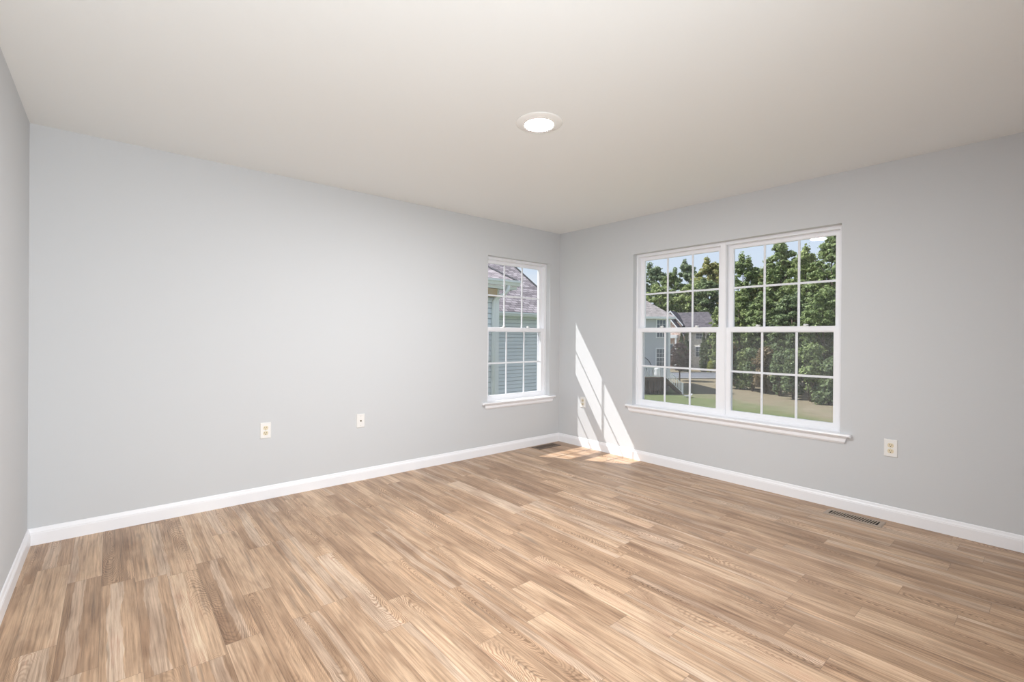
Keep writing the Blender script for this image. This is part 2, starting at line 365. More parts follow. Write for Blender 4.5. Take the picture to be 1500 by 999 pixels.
# ------------------------------------------------------------------ room shell
RL, RW, H, TH = 4.396, 4.13, 2.44, 0.17        # room along x, along -y, height, wall thickness
WA = (-1.065, -0.16, 0.52, 2.07)               # small window opening (x0, x1, z0, z1) in the far wall
WB = (1.027, 2.82, 0.52, 2.07)                  # wide window opening (-y) in the right wall
mb = MB(); mb.box(-RL - TH, WA[0], 0, TH, 0, H); mb.box(WA[1], TH, 0, TH, 0, H); mb.box(WA[0], WA[1], 0, TH, 0, WA[2]); mb.box(WA[0], WA[1], 0, TH, WA[3], H)
struct(mb.build('wall_back', WALL), 'long pale grey wall with the small window', 'wall')
mb = MB(); mb.box(0, TH, -WB[0], 0, 0, H); mb.box(0, TH, -RW - TH, -WB[1], 0, H); mb.box(0, TH, -WB[1], -WB[0], 0, WB[2]); mb.box(0, TH, -WB[1], -WB[0], WB[3], H)
struct(mb.build('wall_right', WALL), 'pale grey wall with the wide twin window', 'wall')
struct(MB().box(-RL - TH, -RL, -RW, 0, 0, H).build('wall_left', WALL), 'sliver of grey wall at the left edge', 'wall')
mb = MB(); mb.box(-RL - TH, -4.25, -RW - TH, -RW, 0, H); mb.box(-3.15, 0, -RW - TH, -RW, 0, H); mb.box(-4.25, -3.15, -RW - TH, -RW, 2.05, H)  # unseen doorway, added to let the fill light in
struct(mb.build('wall_front', WALL), 'grey wall behind the camera with an added open doorway', 'wall')
mb = MB(); mb.box(-4.4, -3.0, -RW - 1.5, -RW - 1.4, 0, H); mb.box(-4.5, -4.4, -RW - 1.5, -RW - TH, 0, H); mb.box(-3.0, -2.9, -RW - 1.5, -RW - TH, 0, H)  # unseen hall box, added to keep sky light out behind the fill light
mb.box(-4.5, -2.9, -RW - 1.5, -RW - TH, H, H + 0.1); mb.box(-4.5, -2.9, -RW - 1.5, -RW - TH, -0.1, 0)
struct(mb.build('wall_added_hall', WALL), 'added unseen hall walls beyond the doorway behind the camera', 'wall')
struct(MB().box(-RL - TH, TH, -RW - TH, TH, H, H + 0.12).build('ceiling', CEIL), 'flat warm white ceiling', 'ceiling')
struct(MB().box(-RL - TH, TH, -RW - TH, TH, -0.12, 0).build('floor', FLOOR), 'light oak look laminate plank floor', 'floor')

BT = 0.014
PROF = [(0, 0), (BT, 0), (BT, 0.066), (0.0125, 0.069), (0.0125, 0.074), (0.0100, 0.078), (0.0075, 0.084), (0.0065, 0.090), (0.0045, 0.095), (0.002, 0.0968), (0, 0.0968)]
def base(name, length, loc, rz, label):
    # local frame: runs along +x, stands out towards -y
    o = MB().prism([(-d, z) for d, z in PROF], 'x', 0, length, lambda p, q: -p, lambda p, q: p).build(name, TRIM)
    o.location = loc; o.rotation_euler = (0, 0, rz); struct(o, label, 'baseboard')
base('baseboard_back', RL, (-RL, 0, 0), 0, 'white baseboard along the long wall with the small window')
base('baseboard_right', RW, (0, 0, 0), -math.pi / 2, 'white baseboard under the wide twin window')
base('baseboard_left', RW, (-RL, -RW, 0), math.pi / 2, 'white baseboard at the left edge of the room')
base('baseboard_front', 3.15, (0, -RW, 0), math.pi, 'white baseboard behind the camera')

# ------------------------------------------------------------------ windows (local: x along the wall seen from inside, y outwards, z up)
V0 = 0.062
def ring(mb, u0, u1, z0, z1, wl, wr, wb, wt, v0, v1):
    mb.box(u0, u0 + wl, v0, v1, z0, z1); mb.box(u1 - wr, u1, v0, v1, z0, z1)
    mb.box(u0 + wl, u1 - wr, v0, v1, z0, z0 + wb); mb.box(u0 + wl, u1 - wr, v0, v1, z1 - wt, z1)
def sash(root, name, u0, u1, z0, z1, v, st, rb, rt):
    mb = MB(); ring(mb, u0, u1, z0, z1, st, st, rb, rt, v - 0.017, v + 0.017)
    # slim glazing bead stepping back towards the glass
    ring(mb, u0 + st - 0.001, u1 - st + 0.001, z0 + rb - 0.001, z1 - rt + 0.001, 0.007, 0.007, 0.007, 0.007, v - 0.0115, v + 0.0115)
    s = mb.build(name, VINYL, root)
    g0, g1, h0, h1 = u0 + st, u1 - st, z0 + rb, z1 - rt
    MB().box(g0, g1, v - 0.008, v + 0.008, h0, h1).build('pane', GLASS, s)
    gb = MB(); t = 0.0085
    for k in (1, 2):
        c = g0 + (g1 - g0) * k / 3; gb.box(c - t, c + t, v - 0.003, v + 0.003, h0, h1)
    c = (h0 + h1) / 2; gb.box(g0, g1, v - 0.0031, v + 0.0031, c - t, c + t)
    gb.build('grille', GRILLE, s)
    return s
def unit(root, fr, u0, u1, z0, z1, jl, jr):
    """one single-hung window: adds its frame to fr and its sashes under root"""
    ring(fr, u0, u1, z0, z1, jl, jr, 0.020, 0.026, V0, TH - 0.005)
    ring(fr, u0 + jl - 0.001, u1 - jr + 0.001, z0 + 0.019, z1 - 0.025, 0.006, 0.006, 0.004, 0.006, 0.106, 0.110)
    a, b = u0 + jl - 0.003, u1 - jr + 0.003; zm = (z0 + z1) / 2
    lo = sash(root, 'lower_sash', a, b, z0 + 0.018, zm + 0.017, 0.088, 0.037, 0.036, 0.034)
    up = sash(root, 'upper_sash', a, b, zm - 0.017, z1 - 0.024, 0.128, 0.037, 0.034, 0.030)
    for k in (0.30, 0.72):                         # sash locks on the meeting rail
        c = a + (b - a) * k
        kb = MB(); kb.bbox(c - 0.028, c + 0.028, 0.078, 0.100, zm + 0.017, zm + 0.024, 0.002); kb.lathe([(0, 0.016), (0.008, 0.016), (0.011, 0.012), (0.012, 0.0), ], 16, (c, 0.088, zm + 0.0235))
        kb.bbox(c - 0.006, c + 0.024, 0.082, 0.093, zm + 0.030, zm + 0.037, 0.002)
        kb.build('sash_lock', LATCH, lo)
    sc = MB(); ring(sc, a + 0.004, b - 0.004, z0 + 0.020, zm - 0.008, 0.018, 0.018, 0.018, 0.018, 0.150, 0.158)
    s = sc.build('insect_screen', VINYL, root)
    MB().box(a + 0.02, b - 0.02, 0.1535, 0.1545, z0 + 0.036, zm - 0.024).build('screen_mesh', SCREEN, s)
def stool(root, u0, u1, zt, h0, h1):
    # nosed board with horns, plus an apron with returned ends
    nose = [(V0 + 0.02, zt - 0.022), (-0.026, zt - 0.022), (-0.033, zt - 0.018), (-0.036, zt - 0.011), (-0.033, zt - 0.004), (-0.026, zt), (V0 + 0.02, zt)]
    mb = MB(); mb.prism(nose, 'x', u0 + 0.0005, u1 - 0.0005)
    horn = [(0.0, zt - 0.022)] + nose[1:6] + [(0.0, zt)]
    mb.prism(horn, 'x', u0 - h0, u0 + 0.0005, lambda p, q: max(0, -p - 0.026) * 1.0, None); mb.prism(horn, 'x', u1 - 0.0005, u1 + h1, None, lambda p, q: -max(0, -p - 0.026))
    s = mb.build('window_sill', TRIM, root)
    ap = [(0, zt - 0.022), (-0.018, zt - 0.022), (-0.018, zt - 0.030), (-0.014, zt - 0.036), (-0.014, zt - 0.058), (-0.009, zt - 0.066), (-0.006, zt - 0.072), (0, zt - 0.072)]
    MB().prism(ap, 'x', u0 - h0 + 0.025, u1 + h1 - 0.025, lambda p, q: (p + 0.018) * 0.8 + (zt - 0.022 - q) * 0.25, lambda p, q: -(p + 0.018) * 0.8 - (zt - 0.022 - q) * 0.25).build('apron', TRIM, root)

ZT = 0.545                                          # top of the stools
w1 = struct(empty('window_1'), 'small single hung white window in the long wall, near the corner', 'window')
fr = MB(); unit(w1, fr, WA[0], WA[1], ZT - 0.006, WA[3], 0.030, 0.030); fr.build('window_frame', VINYL, w1)
stool(w1, WA[0], WA[1], ZT, 0.07, 0.08)
w2 = struct(empty('window_2', (0, 0, 0), -math.pi / 2), 'wide twin white window with colonial grilles in the right wall', 'window')
fr = MB(); um = (WB[0] + WB[1]) / 2
unit(w2, fr, WB[0], um, ZT - 0.006, WB[3], 0.020, 0.026); unit(w2, fr, um, WB[1], ZT - 0.006, WB[3], 0.026, 0.027)
fr.box(um - 0.020, um + 0.020, V0 - 0.006, V0 + 0.002, ZT, WB[3] - 0.001)
fr.build('window_frame', VINYL, w2)
stool(w2, WB[0], WB[1], ZT, 0.072, 0.07)

# ------------------------------------------------------------------ things in the room
lt = tag(empty('ceiling_light', (-2.195, -1.94, H)), 'round white flush disc light glowing on the ceiling', 'lamp')
MB().lathe([(0.0, 0.0), (0.131, 0.0), (0.131, -0.003), (0.128, -0.005), (0.118, -0.0075), (0.100, -0.0125), (0.088, -0.0155), (0.084, -0.0158), (0.080, -0.014), (0.0, -0.0135)], 72).build('trim_ring', FIXT, lt)
MB().lathe([(0.0, -0.0165), (0.040, -0.0162), (0.068, -0.0154), (0.0795, -0.0143)], 64).build('diffuser', LENS, lt)

def outlet(loc, rz, label):
    o = tag(empty('duplex_outlet', loc, rz), label, 'outlet', 'duplex outlets on the walls')
    mb = MB(); pr = [(0.0035, 0.0), (0.0035, 0)]
    mb.add([(-.0365, 0, -.0585), (.0365, 0, -.0585), (.0365, 0, .0585), (-.0365, 0, .0585), (-.0365, -.003, -.0585), (.0365, -.003, -.0585), (.0365, -.003, .0585), (-.0365, -.003, .0585),
            (-.0335, -.0062, -.0555), (.0335, -.0062, -.0555), (.0335, -.0062, .0555), (-.0335, -.0062, .0555)],
           [(0, 1, 2, 3), (0, 4, 5, 1), (1, 5, 6, 2), (2, 6, 7, 3), (3, 7, 4, 0), (4, 8, 9, 5), (5, 9, 10, 6), (6, 10, 11, 7), (7, 11, 8, 4), (8, 11, 10, 9)])
    mb.build('wall_plate', PLATE, o)
    for s in (-1, 1):
        cz = s * 0.0195; poly = []
        for k in range(32):
            a = 2 * math.pi * k / 32; poly.append((0.0172 * math.cos(a), cz + max(-0.0142, min(0.0142, 0.0172 * math.sin(a)))))
        rc = MB(); V = [(p, -0.0060, q) for p, q in poly] + [(p, -0.0082, q) for p, q in poly]; n = 32
        rc.add(V, [tuple(range(n)), tuple(range(2 * n - 1, n - 1, -1))] + [(i, (i + 1) % n, (i + 1) % n + n, i + n) for i in range(n)])
        r = rc.build('receptacle', IVORY, o)
        sl = MB(); sl.box(-0.0078, -0.0052, -0.0086, -0.0075, cz - 0.001, cz + 0.0075); sl.box(0.0052, 0.0078, -0.0086, -0.0075, cz, cz + 0.0068)
        V = [(0.0030 * math.cos(a), -0.0086, cz - 0.0075 + 0.0030 * math.sin(a)) for a in [2 * math.pi * k / 14 for k in range(14)]]; sl.add(V + [(v[0], -0.0075, v[2]) for v in V], [tuple(range(14)), tuple(range(27, 13, -1))] + [(i, (i + 1) % 14, (i + 1) % 14 + 14, i + 14) for i in range(14)])
        sl.build('slot', DARK, r)
    sc = MB(); sc.add([(0.003 * math.cos(k * math.pi / 6), -0.0074 if j else -0.006, 0.003 * math.sin(k * math.pi / 6)) for j in (0, 1) for k in range(12)], [tuple(range(12)), tuple(range(23, 11, -1))] + [(i, (i + 1) % 12, (i + 1) % 12 + 12, i + 12) for i in range(12)])
    sc.build('screw', SCREW, o)
outlet((-3.150, 0, 0.513), 0, 'white duplex outlet on the long wall, left of the coax plate')
outlet((0, -3.112, 0.491), -math.pi / 2, 'white duplex outlet right of the wide twin window')
outlet((0, -0.374, 0.498), -math.pi / 2, 'duplex outlet in the sun patch near the corner')
cx = tag(empty('coax_plate', (-2.417, 0, 0.505)), 'small white wall plate with one coax jack on the long wall', 'wall plate')
mb = MB(); mb.add([(-.0345, 0, -.0575), (.0345, 0, -.0575), (.0345, 0, .0575), (-.0345, 0, .0575), (-.0345, -.003, -.0575), (.0345, -.003, -.0575), (.0345, -.003, .0575), (-.0345, -.003, .0575),
        (-.0315, -.0065, -.0545), (.0315, -.0065, -.0545), (.0315, -.0065, .0545), (-.0315, -.0065, .0545)],
       [(0, 1, 2, 3), (0, 4, 5, 1), (1, 5, 6, 2), (2, 6, 7, 3), (3, 7, 4, 0), (4, 8, 9, 5), (5, 9, 10, 6), (6, 10, 11, 7), (7, 11, 8, 4), (8, 11, 10, 9)])
mb.build('wall_plate', PLATE, cx)
jk = MB(); jk.tube([(0, -0.006, 0), (0, -0.009, 0)], 0.0075, 6); jk.tube([(0, -0.009, 0), (0, -0.018, 0)], 0.0046, 14); jk.build('coax_jack', BRASS, cx)
for z in (-0.041, 0.041):
    MB().tube([(0, -0.0062, z), (0, -0.0078, z)], 0.003, 10).build('screw', SCREW, cx)

REG_DARK = plain('register_dark_brown', (0.13, 0.092, 0.066), 0.5)
def register(loc, rz, label, mat=REG):
    # local: long side along x
    o = tag(empty('floor_register', loc, rz), label, 'floor vent', 'floor registers by the walls')
    hl, hw, t = 0.166, 0.070, 0.005; il, iw = 0.140, 0.042
    mb = MB()
    outer = [(-hl, -hw), (hl, -hw), (hl, hw), (-hl, hw)]; mid = [(x * 0.96, y * 0.91) for x, y in outer]; inn = [(-il, -iw), (il, -iw), (il, iw), (-il, iw)]
    V = [(x, y, 0) for x, y in outer] + [(x, y, 0.002) for x, y in outer] + [(x, y, t) for x, y in mid] + [(x, y, t) for x, y in inn] + [(x, y, 0) for x, y in inn]
    mb.add(V, [(i + 4 * k, (i + 1) % 4 + 4 * k, (i + 1) % 4 + 4 * k + 4, i + 4 * k + 4) for k in range(4) for i in range(4)])
    mb.build('frame', mat, o)
    MB().box(-il, il, -iw, iw, 0.0002, 0.0010).build('duct_opening', DUCT, o)
    n = 19
    for i in range(1, n):
        u = -il + 2 * il * i / n
        MB().add([(u - 0.0030 + 0.004 * sy, sy * iw, z) for sy in (-1, 1) for z in (0.001, t - 0.0006)] + [(u + 0.0030 + 0.004 * sy, sy * iw, z) for sy in (-1, 1) for z in (0.001, t - 0.0006)],
                 [(0, 1, 3, 2), (4, 6, 7, 5), (0, 4, 5, 1), (2, 3, 7, 6), (1, 5, 7, 3), (0, 2, 6, 4)]).build('louver', mat, o)
register((-0.144, -2.94, 0), -math.pi / 2, 'tan metal floor vent below the right wall outlet')
register((-0.315, -0.115, 0), 0, 'dark brown floor vent in the corner below the small window', REG_DARK)

# ------------------------------------------------------------------ outdoors
GZ = -3.8
CAMX, CAMY = -4.034, -3.877
RX, RY, FX, FY = 0.76153, -0.64813, 0.64813, 0.76153
def wp(u, d, z=GZ): return Vector((CAMX + u * RX + d * FX, CAMY + u * RY + d * FY, z))
ANG = math.atan2(RY, RX)                              # houses and road lie square to this street direction
struct(MB().box(-80, 160, -80, 160, GZ - 0.5, GZ).build('ground', LAWN), 'lawn outside, green near and straw coloured further off', 'lawn')
rd = empty('road', wp(0, 0, GZ), ANG); struct(rd, 'grey asphalt street behind the lawn', 'road')
MB().box(-20, 29.6, 57.5, 66.5, 0.0, 0.02).build('road_surface', ROAD, rd)
MB().box(-20, 29.6, 57.2, 57.5, 0.0, 0.10).build('kerb', CURB, rd); MB().box(-20, 29.6, 66.5, 66.8, 0.0, 0.10).build('kerb', CURB, rd)

def lap(mb, x0, x1, y, z0, z1, c=0.125, t=0.042, out=-1):
    """lap siding on a wall facing -y (out=-1)"""
    n = max(1, int(round((z1 - z0) / c))); h = (z1 - z0) / n; poly = [(y - out * 0.05, z0)]
    g = 0.12 * h
    for i in range(n): poly += [(y + out * t, z0 + i * h), (y + out * (t - 0.012), z0 + (i + 1) * h - g), (y + 0.03, z0 + (i + 1) * h - g), (y + 0.03, z0 + (i + 1) * h - 0.001)]
    poly.append((y - out * 0.05, z1))
    mb.prism(poly, 'x', x0, x1)
def house_window(root, x0, x1, y, z0, z1, cols=2, rows=4, tr=0.09):
    """window on a wall facing -y at y: frame with its glass and muntins"""
    fr = MB(); ring(fr, x0, x1, z0, z1, tr, tr, tr, tr, y - 0.06, y + 0.02)
    zm = (z0 + z1) / 2; fr.box(x0 + tr, x1 - tr, y - 0.045, y + 0.01, zm - 0.03, zm + 0.03)
    for i in range(1, cols):
        c = x0 + tr + (x1 - x0 - 2 * tr) * i / cols; fr.box(c - 0.013, c + 0.013, y - 0.035, y, z0 + tr, z1 - tr)
    for i in range(1, rows):
        if i * 2 == rows: continue
        c = z0 + tr + (z1 - z0 - 2 * tr) * i / rows; fr.box(x0 + tr, x1 - tr, y - 0.035, y, c - 0.013, c + 0.013)
    f = fr.build('window', XTRIM, root); MB().box(x0 + tr, x1 - tr, y - 0.02, y + 0.005, z0 + tr, z1 - tr).build('pane', XGLASS, f); return f
def slab(p, q, r, s, t=0.12):
    """roof slope through four corners, thickness downwards"""
    v = [Vector(a) for a in (p, q, r, s)]
    return MB().add(v + [a - Vector((0, 0, t)) for a in v], [(0, 1, 2, 3), (7, 6, 5, 4), (0, 4, 5, 1), (1, 5, 6, 2), (2, 6, 7, 3), (3, 7, 4, 0)])

# --- neighbour's house seen through the small window (its long side parallels our wall)
hA = tag(empty('house', (0, 8.5, GZ)), 'blue grey sided house with shingled gable roof close outside the small window', 'house')
ZE = 2.05 - GZ                                       # eave height above ground
mb = MB(); lap(mb, -6, 8.55, 0, 0.4, ZE - 0.12); mb.box(-6, 8.54, 0.04, 8.4, 0.0, ZE - 0.15); mb.build('siding_wall', SIDING, hA)
MB().prism([(0, ZE - 0.15), (8.4, ZE - 0.15), (4.2, ZE + 0.7 * 4.3 - 0.15)], 'x', 8.35, 8.55).build('gable_wall', SIDING, hA)
MB().box(8.47, 8.60, -0.06, 0.10, 0.3, ZE - 0.12).build('corner_board', XTRIM, hA)
def uvx(co): return (co.x, math.hypot(co.y, co.z - ZE) * (1 if co.y > -1 else 1))
P = 0.70
slab((-6.3, -0.4, ZE), (8.8, -0.4, ZE), (8.8, 4.2, ZE + P * 4.6), (-6.3, 4.2, ZE + P * 4.6)).build('roof_slope', ROOF_A, hA, lambda c: (c.x, math.hypot(c.y + 0.4, c.z - ZE)))
slab((8.8, 8.8, ZE), (-6.3, 8.8, ZE), (-6.3, 4.2, ZE + P * 4.6), (8.8, 4.2, ZE + P * 4.6)).build('roof_slope', ROOF_A, hA, lambda c: (c.x, math.hypot(c.y - 8.8, c.z - ZE)))
slab((8.76, -0.42, ZE + 0.03), (8.84, -0.42, ZE + 0.03), (8.84, 4.2, ZE + P * 4.62 + 0.03), (8.76, 4.2, ZE + P * 4.62 + 0.03), 0.20).build('rake_edge', RAKEDARK, hA)
gp = [(-0.40, ZE - 0.02), (-0.53, ZE - 0.02), (-0.53, ZE - 0.07), (-0.51, ZE - 0.09), (-0.49, ZE - 0.14), (-0.40, ZE - 0.14)]
MB().prism(gp, 'x', -6.3, 8.8).build('gutter', XTRIM, hA)
MB().box(-6.3, 8.8, -0.40, 0.02, ZE - 0.16, ZE - 0.10).build('soffit', XTRIM, hA)
MB().box(-6, 8.55, -0.02, 0.02, 0.0, 0.4).build('foundation', FOUND, hA)

# --- projecting wing of that house, cut off by the left window jamb
hW = tag(empty('house', (0, 5.0, GZ)), 'nearer house wing with white gutter and downspout at the left of the small window', 'house')
ZW = 2.55 - GZ
mb = MB(); lap(mb, -3.5, 3.02, 0, 0.3, ZW - 0.15); mb.box(-3.5, 3.0, 0.04, 2.85, 0.0, ZW - 0.1); mb.build('siding_wall', SIDING, hW)
MB().box(2.94, 3.06, -0.06, 0.08, 0.2, ZW - 0.14).build('corner_board', XTRIM, hW)
slab((-3.8, -0.25, ZW), (3.5, -0.25, ZW), (3.5, 2.6, ZW + 0.40 * 2.85), (-3.8, 2.6, ZW + 0.40 * 2.85)).build('roof_slope', ROOF_A, hW, lambda c: (c.x, math.hypot(c.y + 0.25, c.z - ZW)))
slab((3.46, -0.27, ZW + 0.02), (3.54, -0.27, ZW + 0.02), (3.54, 2.6, ZW + 0.40 * 2.87 + 0.02), (3.46, 2.6, ZW + 0.40 * 2.87 + 0.02), 0.07).build('rake_edge', RAKEDARK, hW)
MB().prism([(-0.25, ZW + 0.01), (-0.38, ZW + 0.01), (-0.38, ZW - 0.04), (-0.36, ZW - 0.06), (-0.34, ZW - 0.12), (-0.25, ZW - 0.12)], 'x', -3.8, 3.47).build('gutter', XTRIM, hW)
MB().box(-3.8, 3.45, -0.25, 0.0, ZW - 0.20, ZW - 0.13).build('fascia_board', XTRIM, hW)
MB().box(-3.6, 2.86, -0.24, -0.03, ZW - 0.40, ZW - 0.21).build('soffit_block', SOFFIT, hW)
MB().tube([(3.14, -0.30, ZW - 0.12), (3.13, -0.30, ZW - 0.22), (3.06, -0.24, ZW - 0.33), (2.93, -0.12, ZW - 0.40), (2.88, -0.085, ZW - 0.50), (2.87, -0.08, ZW - 0.70), (2.87, -0.08, 0.15)], 0.045, 10).build('downspout', XTRIM, hW)

# --- far blue-grey house with deck, left in the wide window (local: x along street, y away, z up)
hB = tag(empty('house', wp(0, 44, GZ), ANG), 'pale blue two storey house with hip roof at the left of the wide window', 'house')
zg = lambda z: z - GZ
mb = MB(); lap(mb, 3, 14.73, 0, 1.2, zg(3.0), 0.16, 0.03); mb.box(3, 14.70, 0.04, 9, 0, zg(3.0)); mb.build('siding_wall', SIDING_B, hB)
MB().box(14.60, 14.78, -0.05, 0.12, 1.2, zg(3.0)).build('corner_board', XTRIM, hB)
MB().box(3, 14.72, -0.02, 0.02, 0, 1.2).build('foundation', FOUND, hB)
ze = zg(3.14); ex = 15.08; hp = 0.68
mb = MB(); A = [(2.6, -0.4, ze), (ex, -0.4, ze), (ex - 3.6, 4.6, ze + 0.75 * 4.2), (6.0, 4.6, ze + 0.75 * 4.2), (ex, 9.4, ze), (2.6, 9.4, ze)]
mb.add(A + [(x, y, z - 0.12) for x, y, z in A], [(0, 1, 2, 3), (1, 4, 2), (4, 5, 3, 2), (5, 0, 3), (11, 10, 7, 6), (0, 6, 7, 1), (1, 7, 10, 4), (4, 10, 11, 5), (5, 11, 6, 0)])
mb.build('hip_roof', ROOF_B, hB, lambda c: (c.x, math.hypot(c.y + 0.4, c.z - ze)))
MB().box(2.6, ex, -0.53, -0.40, ze - 0.20, ze).build('gutter', XTRIM, hB); MB().box(2.6, ex - 0.02, -0.4, 0.0, ze - 0.22, ze - 0.14).build('soffit', XTRIM, hB)
house_window(hB, 13.42, 14.40, -0.02, zg(1.15), zg(2.92), 3, 4); house_window(hB, 13.40, 14.38, -0.02, zg(-1.55), zg(0.22), 3, 4)

dk = tag(empty('wooden_deck', wp(0, 41.5, GZ), ANG), 'raised brown deck with white railing and stairs against the pale blue house', 'deck')
dz = zg(-2.32)
mb = MB()
for i in range(16): mb.box(5.0, 13.5, 0.02 + i * 0.15, 0.16 + i * 0.15, dz - 0.04, dz)
mb.build('deck_boards', DECKW, dk)
MB().box(5.0, 13.5, -0.02, 0.02, dz - 0.30, dz).build('rim_joist', DECKW, dk)
for u in (6.0, 9.2, 12.2, 13.4): MB().box(u - 0.07, u + 0.07, 0.05, 0.19, 0, dz - 0.04).build('post', DECKW, dk)
mb = MB()
for i in range(40): mb.box(5.1 + i * 0.208, 5.1 + i * 0.208 + 0.13, 0.25, 0.275, 0.02, dz - 0.05)
mb.build('skirting', DECKW, dk)
mb = MB(); mb.box(5.0, 13.5, -0.02, 0.05, dz + 0.86, dz + 0.93); mb.box(5.0, 13.5, 0.0, 0.04, dz + 0.08, dz + 0.14)
for i in range(62): mb.box(5.03 + i * 0.138, 5.07 + i * 0.138, 0.0, 0.03, dz + 0.12, dz + 0.88)
for u in (5.05, 9.3, 13.45): mb.box(u - 0.05, u + 0.05, -0.03, 0.07, dz, dz + 1.02)
mb.build('railing', XTRIM, dk)
n = 7; rise = dz / n; run = (15.1 - 13.5) / n
mb = MB()
for i in range(n): mb.box(13.5 + i * run, 13.5 + (i + 1.15) * run, 0.1, 1.1, dz - (i + 1) * rise, dz - (i + 1) * rise + 0.04)
for y in (0.06, 1.1):
    mb.add([(13.5, y, dz), (13.5, y, dz - 0.30), (14.95, y, 0.0), (15.15, y, 0.0), (13.5, y + 0.04, dz), (13.5, y + 0.04, dz - 0.30), (14.95, y + 0.04, 0.0), (15.15, y + 0.04, 0.0)],
           [(0, 1, 2, 3), (7, 6, 5, 4), (0, 4, 5, 1), (1, 5, 6, 2), (2, 6, 7, 3), (3, 7, 4, 0)])
mb.build('staircase', DECKW, dk)
mb = MB(); sl = -dz / 1.6
for y in (0.02,):
    for a, t in ((0.93, 0.08), (0.16, 0.06)):
        mb.add([(13.5, y, dz + a), (15.1, y, a), (15.1, y, a - t), (13.5, y, dz + a - t), (13.5, y + 0.05, dz + a), (15.1, y + 0.05, a), (15.1, y + 0.05, a - t), (13.5, y + 0.05, dz + a - t)],
               [(0, 1, 2, 3), (7, 6, 5, 4), (0, 4, 5, 1), (1, 5, 6, 2), (2, 6, 7, 3), (3, 7, 4, 0)])
    for i in range(10):
        u = 13.6 + i * 0.155; zb = dz + sl * (u - 13.5); mb.box(u - 0.025, u + 0.025, y, y + 0.03, zb + 0.1, zb + 0.88)
    mb.box(15.03, 15.13, y - 0.03, y + 0.08, 0, 1.02)
mb.build('stair_railing', XTRIM, dk)
ar = tag(empty('patio_swing', wp(11.75, 42.8, -2.32), ANG), 'black curved swing frame standing on the deck', 'patio swing')
arc = lambda r, y: [(r * math.cos(a), y, 0.02 + 1.75 * r / 1.1 * math.sin(a)) for a in [math.pi * k / 20 for k in range(21)]]
MB().tube(arc(1.1, 0.0), 0.035, 8).build('arch', BLACKM, ar); MB().tube(arc(0.75, 0.5), 0.035, 8).build('arch', BLACKM, ar)
MB().tube([(0, 0, 1.75), (0, 0.5, 1.2)], 0.03).build('crossbar', BLACKM, ar)
cv = MB().lathe([(0.0, 0.0), (0.27, 0.0), (0.28, 0.25), (0.25, 0.55), (0.29, 0.68), (0.24, 0.80), (0.12, 0.86), (0.0, 0.87)], 20).build('grill_cover', XTRIM)
cv.location = wp(13.05, 42.2, -2.32); tag(cv, 'rounded white cover standing behind the deck railing', 'grill cover')
WEATHERED = plain('weathered_white', (0.34, 0.35, 0.36), 0.6)
lg = tag(empty('lawn_lounger', wp(14.75, 39.4, GZ), ANG + 0.15), 'low pale lounger on the shaded lawn by the deck stairs', 'lounger')
mb = MB(); [mb.box(-0.7 + i * 0.11, -0.62 + i * 0.11, -0.3, 0.3, 0.30, 0.33) for i in range(9)]; mb.box(-0.7, 0.3, -0.32, -0.28, 0.26, 0.31); mb.box(-0.7, 0.3, 0.28, 0.32, 0.26, 0.31); mb.build('seat', WEATHERED, lg)
MB().add([(0.28, -0.3, 0.30), (0.28, 0.3, 0.30), (0.78, 0.3, 0.62), (0.78, -0.3, 0.62), (0.28, -0.3, 0.34), (0.28, 0.3, 0.34), (0.76, 0.3, 0.66), (0.76, -0.3, 0.66)], [(0, 1, 2, 3), (7, 6, 5, 4), (0, 4, 5, 1), (1, 5, 6, 2), (2, 6, 7, 3), (3, 7, 4, 0)]).build('backrest', WEATHERED, lg)
for x, y in ((-0.62, -0.28), (-0.62, 0.28), (0.25, -0.28), (0.25, 0.28)): MB().box(x - 0.025, x + 0.025, y - 0.025, y + 0.025, 0, 0.30).build('leg', WEATHERED, lg)
lg.scale = (0.42, 0.7, 0.5)

# --- cream house across the street with brick gables
hC = tag(empty('house', wp(27.6, 75.5, GZ), ANG - math.radians(36)), 'cream house with charcoal roof and brick gable across the street', 'house')
zc = lambda z: z - GZ
MB().box(-6.6, 8.4, 0.0, 8, 0, zc(2.15)).build('cream_wall', CREAM, hC)
mb = MB(); A = [(-6.9, -0.35, zc(2.2)), (5.4, -0.35, zc(2.2)), (2.6, 4.2, zc(5.45)), (-4.5, 4.2, zc(5.45)), (5.4, 8.4, zc(2.2)), (-6.9, 8.4, zc(2.2))]
mb.add(A + [(x, y, z - 0.15) for x, y, z in A], [(0, 1, 2, 3), (1, 4, 2), (4, 5, 3, 2), (5, 0, 3), (11, 10, 7, 6), (0, 6, 7, 1), (1, 7, 10, 4), (4, 10, 11, 5), (5, 11, 6, 0)])
mb.build('main_roof', ROOF_C, hC, lambda c: (c.x, math.hypot(c.y, c.z)))
MB().box(-6.9, 4.6, -0.45, -0.30, zc(2.0), zc(2.2)).build('gutter', XTRIM, hC)
